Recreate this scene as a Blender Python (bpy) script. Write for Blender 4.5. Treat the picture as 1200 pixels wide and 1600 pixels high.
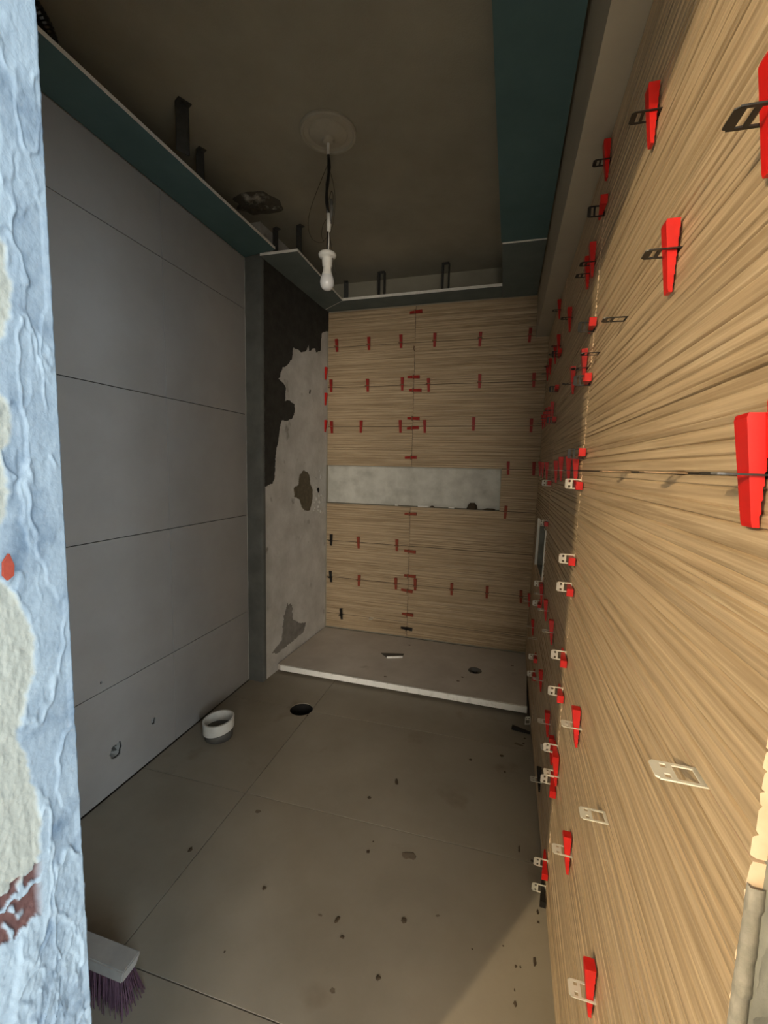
import bpy, bmesh, math, random
from mathutils import Vector, Matrix, noise
random.seed(7)
for o in list(bpy.data.objects): bpy.data.objects.remove(o)
S = bpy.context.scene
COL = S.collection

# ------------------------------------------------------------------ camera
F_PX, YAW, PITCH, ROLL, CAM_H = 679.39, 0.26406, -0.10440, -0.02226, 1.3629
CR = (Matrix.Rotation(YAW, 3, 'Z') @ Matrix.Rotation(PITCH, 3, 'X') @ Matrix.Rotation(ROLL, 3, 'Y'))
CAM = Vector((0, 0, CAM_H))
cd = bpy.data.cameras.new('camera'); cam = bpy.data.objects.new('camera', cd); COL.objects.link(cam)
cd.sensor_fit = 'VERTICAL'; cd.sensor_height = 36.0; cd.lens = F_PX * 36.0 / 1600.0
cd.clip_start = 0.02
m = Matrix.Identity(4)
for i in range(3):
    m[i][0] = CR[i][0]; m[i][1] = CR[i][2]; m[i][2] = -CR[i][1]; m[i][3] = CAM[i]
cam.matrix_world = m
S.camera = cam

# ------------------------------------------------------------------ world, lights, exposure
w = bpy.data.worlds.new('world'); S.world = w; w.use_nodes = True
w.node_tree.nodes['Background'].inputs[0].default_value = (0.60, 0.78, 1.0, 1)
w.node_tree.nodes['Background'].inputs[1].default_value = 0.4
S.view_settings.view_transform = 'Standard'; S.view_settings.look = 'None'
S.view_settings.gamma = 1.0; S.view_settings.use_curve_mapping = False
S.view_settings.exposure = 0.25
WIN_POWER, BACK_FILL_POWER, BULB_STRENGTH = 165.0, 150.0, 8800.0
# daylight through the window of the room outside the doorway
ad = bpy.data.lights.new('window_daylight', 'AREA'); ad.shape = 'RECTANGLE'; ad.size = 1.85; ad.size_y = 1.65
ad.energy = WIN_POWER; ad.color = (0.72, 0.88, 1.0)
ao = bpy.data.objects.new('window_daylight', ad); COL.objects.link(ao)
ao.location = (2.26, -1.40, 1.55); ao.rotation_euler = (math.radians(90), 0, math.radians(90))
bd = bpy.data.lights.new('added_back_fill', 'AREA'); bd.shape = 'RECTANGLE'; bd.size = 1.5; bd.size_y = 1.4  # added fill light, no known window; brightens the back and left walls
bd.energy = BACK_FILL_POWER; bd.color = (1.0, 0.90, 0.76)
bo = bpy.data.objects.new('added_back_fill', bd); COL.objects.link(bo)
bo.location = (0.95, -2.82, 1.50); bo.rotation_euler = (math.radians(90), 0, 0)
BULB_POS = Vector((-2.20, -2.54, 2.46))

# ------------------------------------------------------------------ measured room
XL, XR, YB = -1.488, 0.2373, 3.1742
TR, TB, TL = -0.01172, 0.02221, 0.01621
ZB, SP = 0.1689, 0.2985            # lowest joint height, tile pitch
def JZ(k): return ZB + SP * k
YN, YF, XJ = 0.235, 0.395, -0.50    # doorway wall (near, far face) and left jamb
ZTOP = 2.72
ZBOARD = 2.52
TILE_T = 0.012

def ray(x, y):
    return CR @ Vector(((x - 600) / F_PX, 1.0, (800 - y) / F_PX))
def on_plane(x, y, n, d):
    r = ray(x, y); n = Vector(n)
    return CAM + r * ((d - n.dot(CAM)) / n.dot(r))
def project(P):
    c = CR.transposed() @ (Vector(P) - CAM); return (600 + F_PX * c.x / c.y, 800 - F_PX * c.z / c.y)
def on_z(x, y, z=0.0): return on_plane(x, y, (0, 0, 1), z)

def frame(o, ex, ey):
    ex = Vector(ex).normalized(); ey = Vector(ey); ey = (ey - ex * ey.dot(ex)).normalized(); ez = ex.cross(ey)
    M = Matrix.Identity(4)
    for i in range(3): M[i][0] = ex[i]; M[i][1] = ey[i]; M[i][2] = ez[i]; M[i][3] = o[i]
    return M
FR = frame((XR - TL * 1.36, YB, 0), (TR, -1, 0), (TL, 0, 1))      # right wall: x towards door, y up, z into room
FB = frame((XR, YB, 0), (1, -TB, 0), (0, 0, 1))                   # back wall: x right, y up, z into room
FL = frame((XL, 0, 0), (0, 1, 0), (0, 0, 1))                      # left wall: x away from door, y up, z into room
BX0, BX1, BY0 = -1.390, -1.346, 2.325                             # boxed-out wall
FX = frame((BX0, BY0, 0), (BX1 - BX0, 3.20 - BY0, 0), (0, 0, 1))
def to_frame(M, x, y):
    n = M.col[2].xyz; o = M.col[3].xyz
    return M.inverted() @ on_plane(x, y, n, n.dot(o))

# ------------------------------------------------------------------ helpers
def mesh_obj(name, verts, faces, mat=None, parent=None, M=None, smooth=False, mats=None, fmat=None):
    me = bpy.data.meshes.new(name); me.from_pydata([tuple(v) for v in verts], [], faces)
    for mm in (mats or ([mat] if mat else [])): me.materials.append(mm)
    if fmat: me.polygons.foreach_set('material_index', fmat)
    if smooth: me.polygons.foreach_set('use_smooth', [True] * len(me.polygons))
    me.update()
    return link(name, me, parent, M)
def link(name, me, parent=None, M=None):
    o = bpy.data.objects.new(name, me); COL.objects.link(o)
    if parent: o.parent = parent
    if M is not None: o.matrix_local = M
    return o
def empty(name, M=None):
    o = bpy.data.objects.new(name, None); COL.objects.link(o); o.empty_display_size = 0.05
    if M is not None: o.matrix_world = M
    return o
def tag(o, label, cat, group=None):
    o['label'] = label; o['category'] = cat
    if group: o['group'] = group
    return o
def struct(o, label=None):
    o['kind'] = 'structure'
    if label: o['label'] = label
    return o
class MB:
    def __init__(s): s.v = []; s.f = []; s.m = []
    def add(s, v, f, m=0):
        b = len(s.v); s.v += [tuple(p) for p in v]; s.f += [tuple(i + b for i in q) for q in f]; s.m += [m] * len(f)
        return s
    def box(s, x0, x1, y0, y1, z0, z1, m=0):
        return s.hexa([(x0, y0), (x1, y0), (x1, y1), (x0, y1)], z0, z1, m)
    def hexa(s, quad, z0, z1, m=0, side=None):
        v = [(x, y, z0) for x, y in quad] + [(x, y, z1) for x, y in quad]
        s.add(v, [(3, 2, 1, 0), (4, 5, 6, 7)], m)
        b = len(s.v) - 8
        for i in range(4):
            j = (i + 1) % 4
            s.f.append((b + i, b + j, b + j + 4, b + i + 4)); s.m.append(m if side is None else side)
        return s
    def tube(s, pts, r, n=8, m=0, cap=True):
        pts = [Vector(p) for p in pts]; rs = r if isinstance(r, (list, tuple)) else [r] * len(pts)
        rings = []; up = Vector((0.3, 0.2, 1)).normalized()
        for i, p in enumerate(pts):
            d = (pts[min(i + 1, len(pts) - 1)] - pts[max(i - 1, 0)]).normalized()
            a = d.cross(up)
            if a.length < 1e-3: a = d.cross(Vector((1, 0, 0)))
            a.normalize(); b = d.cross(a)
            rings.append([p + (a * math.cos(t) + b * math.sin(t)) * rs[i] for t in [2 * math.pi * k / n for k in range(n)]])
            up = b
            if abs(b.dot(d)) > .99: up = a
            up = Vector((0.3, 0.2, 1)).normalized()
        v = [q for rg in rings for q in rg]; f = []
        for i in range(len(pts) - 1):
            for k in range(n):
                f.append((i * n + k, i * n + (k + 1) % n, (i + 1) * n + (k + 1) % n, (i + 1) * n + k))
        if cap: f += [tuple(range(n - 1, -1, -1)), tuple((len(pts) - 1) * n + k for k in range(n))]
        return s.add(v, f, m)
    def lathe(s, prof, n=24, c=(0, 0, 0), m=0, close=False):
        v = []; f = []
        for r, z in prof:
            for k in range(n):
                t = 2 * math.pi * k / n; v.append((c[0] + r * math.cos(t), c[1] + r * math.sin(t), c[2] + z))
        L = len(prof)
        for i in range(L if close else L - 1):
            j = (i + 1) % L
            for k in range(n): f.append((i * n + k, i * n + (k + 1) % n, j * n + (k + 1) % n, j * n + k))
        return s.add(v, f, m)
    def poly(s, pts, z0, z1, m=0):          # prism from an outline in xy
        n = len(pts)
        a = sum(pts[i][0] * pts[(i + 1) % n][1] - pts[(i + 1) % n][0] * pts[i][1] for i in range(n))
        if a < 0: pts = pts[::-1]
        v = [(x, y, z0) for x, y in pts] + [(x, y, z1) for x, y in pts]
        f = [tuple(range(n - 1, -1, -1)), tuple(range(n, 2 * n))] + [(i, (i + 1) % n, (i + 1) % n + n, i + n) for i in range(n)]
        return s.add(v, f, m)
    def build(s, name, mats, parent=None, M=None, smooth=False):
        if not isinstance(mats, (list, tuple)): mats = [mats]
        return mesh_obj(name, s.v, s.f, parent=parent, M=M, smooth=smooth, mats=mats, fmat=s.m)
def smooth_by_angle(o, ang=40):
    o.data.polygons.foreach_set('use_smooth', [True] * len(o.data.polygons))
    o.data.set_sharp_from_angle(angle=math.radians(ang))
def carve(o, cutter):
    bpy.context.view_layer.update()
    md = o.modifiers.new('b', 'BOOLEAN'); md.operation = 'DIFFERENCE'; md.object = cutter; md.solver = 'EXACT'
    dg = bpy.context.evaluated_depsgraph_get()
    me = bpy.data.meshes.new_from_object(o.evaluated_get(dg)); o.modifiers.clear(); me.name = o.data.name; o.data = me
def catmull(pts, n=8):
    P = [Vector(p) for p in pts]; P = [P[0] * 2 - P[1]] + P + [P[-1] * 2 - P[-2]]; out = []
    for i in range(1, len(P) - 2):
        for k in range(n):
            t = k / n; a, b, c, d = P[i - 1:i + 3]
            out.append(0.5 * ((2 * b) + (c - a) * t + (2 * a - 5 * b + 4 * c - d) * t * t + (3 * b - a - 3 * c + d) * t ** 3))
    return out + [P[-2]]
ORD = ['first', 'second', 'third', 'fourth', 'fifth', 'sixth', 'seventh', 'eighth', 'ninth', 'tenth', 'eleventh', 'twelfth', 'thirteenth', 'fourteenth', 'fifteenth', 'sixteenth', 'seventeenth', 'eighteenth', 'nineteenth', 'twentieth']

# ------------------------------------------------------------------ materials
def mat(name, col, rough=0.7, col2=None, scale=8.0, detail=6.0, lo=0.35, hi=0.65, bump=0.0, bscale=60.0, stretch=None,
        rnd=0.0, metal=0.0, spec=0.3, coords='Object', extra=None, coat=0):
    M = bpy.data.materials.new(name); M.use_nodes = True
    nt = M.node_tree; N = nt.nodes; L = nt.links; b = N['Principled BSDF']
    b.inputs['Roughness'].default_value = rough; b.inputs['Metallic'].default_value = metal
    b.inputs['Specular IOR Level'].default_value = spec
    b.inputs['Base Color'].default_value = (*col, 1)
    tc = N.new('ShaderNodeTexCoord'); vec = tc.outputs[coords]
    if coords == 'World':
        pass
    if stretch or rnd:
        mp = N.new('ShaderNodeMapping'); L.new(vec, mp.inputs[0])
        if stretch: mp.inputs['Scale'].default_value = stretch
        if rnd:
            oi = N.new('ShaderNodeObjectInfo'); mu = N.new('ShaderNodeMath'); mu.operation = 'MULTIPLY'; mu.inputs[1].default_value = 37.0
            L.new(oi.outputs['Random'], mu.inputs[0]); L.new(mu.outputs[0], mp.inputs['Location'])
        vec = mp.outputs[0]
    out = None
    if col2:
        nz = N.new('ShaderNodeTexNoise'); nz.inputs['Scale'].default_value = scale; nz.inputs['Detail'].default_value = detail
        nz.inputs['Roughness'].default_value = 0.62; L.new(vec, nz.inputs['Vector'])
        rp = N.new('ShaderNodeMapRange'); rp.inputs[1].default_value = lo; rp.inputs[2].default_value = hi; L.new(nz.outputs[0], rp.inputs[0])
        mx = N.new('ShaderNodeMix'); mx.data_type = 'RGBA'; L.new(rp.outputs[0], mx.inputs[0])
        mx.inputs[6].default_value = (*col, 1); mx.inputs[7].default_value = (*col2, 1); out = mx.outputs[2]
    if extra:       # (col3, scale, lo, hi): a second layer
        c3, sc, l3, h3 = extra
        nz = N.new('ShaderNodeTexNoise'); nz.inputs['Scale'].default_value = sc; nz.inputs['Detail'].default_value = 8
        L.new(tc.outputs[coords] if not stretch else vec, nz.inputs['Vector'])
        rp = N.new('ShaderNodeMapRange'); rp.inputs[1].default_value = l3; rp.inputs[2].default_value = h3; L.new(nz.outputs[0], rp.inputs[0])
        mx2 = N.new('ShaderNodeMix'); mx2.data_type = 'RGBA'; L.new(rp.outputs[0], mx2.inputs[0])
        if out: L.new(out, mx2.inputs[6])
        else: mx2.inputs[6].default_value = (*col, 1)
        mx2.inputs[7].default_value = (*c3, 1); out = mx2.outputs[2]
    if out: L.new(out, b.inputs['Base Color'])
    if bump:
        nz = N.new('ShaderNodeTexNoise'); nz.inputs['Scale'].default_value = bscale; nz.inputs['Detail'].default_value = 8; L.new(vec, nz.inputs['Vector'])
        bp = N.new('ShaderNodeBump'); bp.inputs['Strength'].default_value = bump; bp.inputs['Distance'].default_value = 0.004
        L.new(nz.outputs[0], bp.inputs['Height']); L.new(bp.outputs[0], b.inputs['Normal'])
    return M
def emit(name, col, st):
    M = bpy.data.materials.new(name); M.use_nodes = True; b = M.node_tree.nodes['Principled BSDF']
    b.inputs['Base Color'].default_value = (*col, 1); b.inputs['Emission Color'].default_value = (*col, 1); b.inputs['Emission Strength'].default_value = st
    return M
m_wood = mat('wood_look_tile', (0.50, 0.380, 0.243), 0.45, (0.255, 0.178, 0.100), 3.0, 8, 0.40, 0.72, stretch=(0.7, 34, 34), rnd=1,
             extra=((0.60, 0.485, 0.33), 7.0, 0.54, 0.80), bump=0.12, bscale=6)
m_tile_body = mat('tile_body', (0.80, 0.62, 0.45), 0.85, (0.70, 0.52, 0.36), 30)
m_grey_tile = mat('grey_wall_tile', (0.36, 0.345, 0.325), 0.45, (0.33, 0.315, 0.295), 5, rnd=1, bump=0.03, bscale=90)
m_floor_tile = mat('grey_floor_tile', (0.29, 0.255, 0.200), 0.5, (0.225, 0.195, 0.15), 2.2, 9, 0.42, 0.72, rnd=1,
                   extra=((0.16, 0.12, 0.08), 4.0, 0.62, 0.80), bump=0.04, bscale=120)
m_grout = mat('joint_mortar', (0.025, 0.021, 0.017), 0.95)
m_slab = mat('concrete_slab', (0.10, 0.09, 0.075), 0.95, (0.07, 0.06, 0.05), 20, bump=0.4)
m_ceil = mat('ceiling_plaster', (0.36, 0.335, 0.265), 0.95, (0.30, 0.28, 0.22), 3, bump=0.25, bscale=160)
m_plaster = mat('rough_plaster', (0.50, 0.49, 0.46), 0.95, (0.38, 0.37, 0.34), 7, 9, bump=0.5, bscale=50)
m_box_plaster = mat('lime_plaster', (0.62, 0.61, 0.58), 0.9, (0.47, 0.46, 0.43), 6, 9, bump=0.4, bscale=45, extra=((0.24, 0.22, 0.19), 9, 0.64, 0.76))
m_niche = mat('niche_plaster', (0.62, 0.61, 0.55), 0.9, (0.42, 0.41, 0.36), 9, 9, 0.4, 0.75, bump=0.5, bscale=50)
m_cement = mat('grey_cement', (0.115, 0.120, 0.112), 0.9, (0.085, 0.088, 0.082), 8, bump=0.3, bscale=70)
m_darkcoat = mat('dark_mortar', (0.048, 0.046, 0.039), 0.95, (0.032, 0.030, 0.026), 14, bump=0.7, bscale=45)
m_brownpatch = mat('bare_render', (0.15, 0.125, 0.085), 0.95, (0.10, 0.085, 0.055), 30, bump=0.6)
m_green = mat('green_plasterboard', (0.095, 0.170, 0.175), 0.85, (0.080, 0.145, 0.150), 5, bump=0.05)
m_green2 = mat('dusty_plasterboard', (0.155, 0.185, 0.175), 0.9, (0.12, 0.15, 0.145), 6, bump=0.05)
m_gyps = mat('gypsum_edge', (0.86, 0.84, 0.78), 0.9, (0.74, 0.72, 0.66), 30, bump=0.3)
m_bulk = mat('bulkhead_plaster', (0.44, 0.39, 0.30), 0.9, (0.40, 0.35, 0.27), 4, bump=0.06)
m_metal = mat('zinc_steel', (0.10, 0.10, 0.095), 0.5, (0.07, 0.07, 0.065), 30, metal=0.4)
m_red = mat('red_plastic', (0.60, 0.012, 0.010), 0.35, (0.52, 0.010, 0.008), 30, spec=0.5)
m_dim_dusty_red = mat('dim_dusty_red_plastic', (0.30, 0.04, 0.02), 0.6, (0.24, 0.06, 0.03), 60)  # dusty red, darkened so the colour carries the back wall's dim light
m_black = mat('black_plastic', (0.012, 0.011, 0.010), 0.35, spec=0.5)
m_white = mat('white_plastic', (0.66, 0.64, 0.56), 0.4, (0.60, 0.57, 0.48), 40, spec=0.5)
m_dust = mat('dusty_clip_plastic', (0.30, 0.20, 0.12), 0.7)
m_tray = mat('mineral_tray', (0.60, 0.55, 0.485), 0.8, (0.51, 0.46, 0.40), 5, 9, bump=0.3, bscale=220, extra=((0.34, 0.29, 0.23), 6, 0.66, 0.8))
m_strip = mat('white_strip', (0.88, 0.87, 0.82), 0.6, (0.62, 0.60, 0.54), 25, 8, 0.55, 0.75)
m_pvc = mat('white_pvc', (0.72, 0.71, 0.66), 0.45, (0.62, 0.60, 0.55), 20)
m_greypipe = mat('grey_pipe', (0.13, 0.125, 0.11), 0.6, (0.10, 0.095, 0.085), 30)
m_dark = mat('hole_shade_black', (0.012, 0.011, 0.010), 0.9)  # near-black that paints in the shade inside the drains and holes
m_dirt = mat('dried_mortar', (0.085, 0.062, 0.038), 0.95, (0.055, 0.040, 0.026), 60, bump=0.5)
m_smudge = mat('dusty_mortar', (0.17, 0.135, 0.095), 0.95, (0.14, 0.11, 0.08), 60)
m_broom = mat('broom_block', (0.34, 0.325, 0.30), 0.7, (0.28, 0.265, 0.245), 14, bump=0.1)
m_bristle = mat('purple_bristle', (0.085, 0.040, 0.060), 0.6, (0.060, 0.028, 0.045), 30)
m_wood_handle = mat('wood_handle', (0.42, 0.30, 0.17), 0.6, (0.34, 0.23, 0.12), 4, stretch=(20, 20, 1))
m_bulb = mat('opal_bulb', (0.62, 0.62, 0.62), 0.25, spec=0.6)
m_wire = mat('thin_wire', (0.045, 0.035, 0.025), 0.6)
m_hall = mat('hall_render', (0.46, 0.45, 0.43), 0.95, (0.38, 0.37, 0.355), 4, bump=0.3)
m_conc = mat('jamb_concrete', (0.30, 0.30, 0.265), 0.95, (0.21, 0.21, 0.185), 14, 9, bump=0.8, bscale=40)
m_adh = mat('tile_adhesive', (0.30, 0.28, 0.24), 0.95, (0.20, 0.19, 0.16), 40, bump=0.8, bscale=60)

# ================================================================== STRUCTURE
# ---- floor
fl = MB().box(-1.70, 0.40, YN - 0.0, 3.40, -0.16, -TILE_T - 0.001).build('floor', m_slab); struct(fl)
floor_tiles = []
def flat_tile(parent, x0, x1, y0, y1, mt, name='tile', t=TILE_T, g=0.0016, M=None):
    c = 0.0004
    v = [(x0 + g, y0 + g, -t), (x1 - g, y0 + g, -t), (x1 - g, y1 - g, -t), (x0 + g, y1 - g, -t),
         (x0 + g, y0 + g, -c), (x1 - g, y0 + g, -c), (x1 - g, y1 - g, -c), (x0 + g, y1 - g, -c),
         (x0 + g + c, y0 + g + c, 0), (x1 - g - c, y0 + g + c, 0), (x1 - g - c, y1 - g - c, 0), (x0 + g + c, y1 - g - c, 0)]
    f = [(3, 2, 1, 0), (8, 9, 10, 11)]
    for a in (0, 4):
        for i in range(4):
            j = (i + 1) % 4; f.append((a + i, a + j, a + j + 4, a + i + 4))
    return mesh_obj(name, v, f, mt, parent, M)
xs = [XL + 0.002, -0.968, 0.208]; ys = [0.24, 0.836, 1.474, 2.112, 2.75, 3.15]
for i in range(2):
    for j in range(len(ys) - 1):
        if j == 4: continue
        x0, x1 = xs[i], xs[i + 1]
        y1 = ys[j + 1]
        floor_tiles.append(flat_tile(fl, x0, x1, ys[j], y1, m_floor_tile))
# grout bed between the tiles
MB().box(XL + 0.002, 0.206, 0.24, 2.75, -TILE_T, -0.006).build('joint_bed', m_grout, fl)

# ---- right wall with a small niche between two joints
wr = MB()
U1 = YB - YN
NU0, NU1, NZ0, NZ1, ND = 0.31, 0.885, JZ(2), JZ(3), 0.10
Zt = ZTOP
wr.box(-0.12, NU0, 0, Zt, -0.16, -TILE_T); wr.box(NU1, U1, 0, Zt, -0.16, -TILE_T)
wr.box(NU0, NU1, 0, NZ0, -0.16, -TILE_T); wr.box(NU0, NU1, NZ1, Zt, -0.16, -TILE_T); wr.box(NU0, NU1, NZ0, NZ1, -0.16, -ND)
wall_r = wr.build('wall_right', m_conc, M=FR); struct(wall_r)

def fluted(w_, h_, seed):
    rr = random.Random(seed); pts = []; y = 0.0
    while y < h_ - 0.004:
        d = rr.choice((0.009, 0.012, 0.015, 0.017, 0.020, 0.024)); d = min(d, h_ - y)
        if h_ - y - d < 0.004: d = h_ - y
        la, lb = -rr.random() * 0.0024, -rr.random() * 0.0024; dep = -0.0038 - rr.random() * 0.0008
        for t, zz in ((0.0, dep), (0.10, la - 0.0006), (0.16, la), (0.84, lb), (0.91, lb - 0.0008)):
            pts.append((y + d * t, zz))
        y += d
    pts.append((h_, -0.003))
    v = []; f = []; fm = []; n = len(pts)
    for x in (0.0, w_):
        v += [(x, yy, zz) for yy, zz in pts]
        v += [(x, h_, -TILE_T), (x, 0, -TILE_T)]
    T = n + 2
    for i in range(n - 1): f.append((i, T + i, T + i + 1, i + 1)); fm.append(0)
    f += [(n - 1, T + n - 1, T + n, n), (n, T + n, T + n + 1, n + 1), (n + 1, T + n + 1, T, 0)]; fm += [1, 1, 1]
    f += [tuple(range(T)), tuple(range(2 * T - 1, T - 1, -1))]; fm += [1, 1]
    me = bpy.data.meshes.new('tile'); me.from_pydata(v, [], f); me.materials.append(m_wood); me.materials.append(m_tile_body)
    me.polygons.foreach_set('material_index', fm); me.polygons.foreach_set('use_smooth', [True] * len(f)); me.update(); me.set_sharp_from_angle(angle=math.radians(25))
    return me
_cache = {}
def put_tile(parent, x0, x1, y0, y1, var):
    g = 0.0015
    key = (round(x1 - x0, 4), round(y1 - y0, 4), var % 3)
    if key not in _cache: _cache[key] = fluted(x1 - x0 - 2 * g, y1 - y0 - 2 * g, hash(key) % 9999 + var % 3)
    lip = random.uniform(-0.0006, 0.0006)
    return link('tile', _cache[key], parent, Matrix.Translation((x0 + g, y0 + g, lip)))
VJ = [0.0, 0.93, 1.82, 2.80]
for k in range(-1, 7):
    z0 = 0.003 if k < 0 else JZ(k); z1 = 2.243 if k == 6 else JZ(k + 1)
    for c in range(3):
        u0, u1 = VJ[c], VJ[c + 1]
        if k == 2 and c == 0:
            put_tile(wall_r, 0.0, NU0, z0, z1, 1); put_tile(wall_r, NU1, u1, z0, z1, 2); continue
        put_tile(wall_r, u0, u1, z0, z1, k * 5 + c * 2)
for a in ((0.0, 2.79, 0.0, JZ(2) - 0.003), (0.0, 2.79, JZ(3) + 0.003, 2.24), (NU1 + 0.003, 2.79, JZ(2) - 0.003, JZ(3) + 0.003)):
    MB().box(*a, -TILE_T, -0.0050).build('joint_bed', m_grout, wall_r)
# white trims round the niche
t_ = MB().box(NU1 - 0.008, NU1 - 0.001, NZ0 + 0.001, NZ1 - 0.001, -0.010, 0.004).build('niche_trim', m_strip, wall_r)
MB().box(NU0 + 0.001, NU0 + 0.005, NZ0 + 0.001, NZ1 - 0.001, -0.010, 0.004).build('niche_trim', m_strip, wall_r)
MB().box(NU1 - 0.10, NU1 - 0.008, NZ1 - 0.010, NZ1 - 0.001, -0.02, 0.003).build('niche_trim', m_strip, wall_r)
# lumpy adhesive on the bare end of the lower tiles, cracked render on the concrete beside it
rr = random.Random(3); v = []; f = []; n = 260
for i in range(n + 1):
    z = 0.0 + 1.045 * i / n
    b_ = 0.0035 * noise.noise(Vector((z * 38, 1, 0))) + 0.002 * noise.noise(Vector((z * 120, 5, 0)))
    v += [(2.799, z, -0.0125), (2.802 + 0.001 + b_, z, -0.0125), (2.805 + b_, z, -0.007 + b_ * .3), (2.8045 + b_ * 0.8, z, -0.0010 + b_ * .2), (2.799, z, -0.0008 + b_ * .2)]
for i in range(n):
    for k in range(4): a = i * 5 + k; f.append((a, a + 1, a + 6, a + 5))
mesh_obj('adhesive_bead', v, f, m_adh, wall_r, smooth=True)
# uneven concrete of the right-hand jamb
v = []; f = []; nu, nz_ = 26, 300
for i in range(nz_ + 1):
    z = 2.04 * i / nz_
    for j in range(nu + 1):
        u = 2.803 + (U1 - 2.803) * j / nu
        q = Vector((u * 18, z * 14, 0)); d = 0.0035 * noise.fractal(q, 0.8, 2.0, 5) + 0.0012 * noise.noise(q * 6)
        cr_ = abs(noise.noise(Vector((u * 9, z * 6, 7))))
        if cr_ < 0.03: d -= 0.003
        if u < 2.811: d -= 0.004 * (1 - (u - 2.803) / 0.008)
        v.append((u, z, -0.0105 + min(d, 0.003)))
for i in range(nz_):
    for j in range(nu): a = i * (nu + 1) + j; f.append((a, a + 1, a + nu + 2, a + nu + 1))
mesh_obj('concrete_skin', v, f, m_conc, wall_r, smooth=True)

# ---- back wall with long niche
XBL = -1.345 - XR          # local x of the boxed wall
XNR = -0.012 - XR
XV = -0.660 - XR
wb = MB()
wb.box(-1.95, 0.16, 0, JZ(3), -0.22, -TILE_T); wb.box(-1.95, 0.16, JZ(4), Zt, -0.22, -TILE_T)
wb.box(XNR, 0.16, JZ(3), JZ(4), -0.22, -TILE_T); wb.box(-1.95, XBL - 0.03, JZ(3), JZ(4), -0.22, -TILE_T)
wb.box(XBL - 0.03, XNR, JZ(3), JZ(4), -0.22, -0.105, 1)
wall_b = wb.build('wall_back', [m_ceil, m_niche], M=FB); struct(wall_b)
for k in range(-1, 8):
    z0 = 0.052 if k < 0 else JZ(k); z1 = 2.516 if k == 7 else JZ(k + 1)
    if k == 3:
        put_tile(wall_b, XNR, 0.022, z0, z1, 1); continue
    put_tile(wall_b, XBL + 0.004, XV, z0, z1, k * 3 + 1); put_tile(wall_b, XV, 0.022, z0, z1, k * 3 + 2)
for a in ((XBL + 0.006, 0.02, 0.053, JZ(3) - 0.002), (XBL + 0.006, 0.02, JZ(4) + 0.002, 2.514), (XNR + 0.003, 0.02, JZ(3) - 0.002, JZ(4) + 0.002)):
    MB().box(*a, -TILE_T, -0.0050).build('joint_bed', m_grout, wall_b)
# rough mortar skin of the niche back and its ledge
v = []; f = []; nx, ny = 90, 24
for i in range(ny + 1):
    for j in range(nx + 1):
        x = XBL - 0.03 + (XNR - XBL + 0.03) * j / nx; z = JZ(3) + (JZ(4) - JZ(3)) * i / ny
        d = 0.006 * noise.fractal(Vector((x * 9, z * 9, 3)), 0.9, 2, 4)
        v.append((x, z, -0.098 + d))
for i in range(ny):
    for j in range(nx): a = i * (nx + 1) + j; f.append((a, a + 1, a + nx + 2, a + nx + 1))
mesh_obj('niche_render', v, f, m_niche, wall_b, smooth=True)

# ---- left wall
wl = MB().box(YN, 2.45, 0, Zt, -0.15, -TILE_T).build('wall_left', m_plaster, M=FL); struct(wl)
left_tiles = []
zl = [0.003, 0.451, 1.051, 1.651, 2.251, 2.533]; yl = [YF + 0.001, 0.48, 1.680, BY0 - 0.008]
for i in range(5):
    for j in range(1, 3):
        left_tiles.append(flat_tile(wl, yl[j] if j > 1 else YF + 0.003, yl[j + 1], zl[i], zl[i + 1], m_grey_tile))
MB().box(YF + 0.004, BY0 - 0.010, 0.003, 2.53, -TILE_T, -0.006).build('joint_bed', m_grout, wl)

# ---- boxed-out wall between left wall and back wall
q = [(XL - 0.02, BY0), (BX0, BY0), (BX1, 3.205), (XL - 0.02, 3.205)]
wx = MB().hexa(q, 0, Zt).build('wall_alcove', m_box_plaster); struct(wx)
# cement skim over its front return
v = []; f = []; nx, ny = 10, 140
for i in range(ny + 1):
    for j in range(nx + 1):
        z = 2.60 * i / ny; t = j / nx; x = XL + 0.001 + (BX0 - XL + 0.005) * t
        d = 0.0025 * noise.fractal(Vector((x * 14, z * 9, 9)), 0.9, 2, 4)
        v.append((x, BY0 - 0.006 - d, z))
for i in range(ny):
    for j in range(nx): a = i * (nx + 1) + j; f.append((a, a + 1, a + nx + 2, a + nx + 1))
b0 = len(v)
for i in range(ny + 1): v.append((BX0 + 0.005, BY0 + 0.03, 2.60 * i / ny))
for i in range(ny): f.append((i * (nx + 1) + nx, b0 + i, b0 + i + 1, (i + 1) * (nx + 1) + nx))
mesh_obj('cement_skim', v, f, m_cement, wx, smooth=True)
def side_patch(name, pxs, mt, t=0.004, rough=0.012, parent=wx):
    P = [to_frame(FX, x, y) for x, y in pxs]; P = [(max(p.x, 0.0), p.y) for p in P]; out = []
    for i, a in enumerate(P):
        b = P[(i + 1) % len(P)]; d = Vector((b[0] - a[0], b[1] - a[1])); n = max(1, int(d.length / 0.006)); nn = Vector((-d.y, d.x)).normalized() if d.length > 0 else d
        for k in range(n):
            p = Vector(a) + d * k / n; j = rough * (noise.noise(Vector((p.x * 45, p.y * 45, 2))) + noise.noise(Vector((p.x * 120, p.y * 120, 5)))) if rough else 0
            out.append((p.x + nn.x * j, p.y + nn.y * j))
    return MB().poly(out, 0.0, t).build(name, mt, parent, FX)
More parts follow.
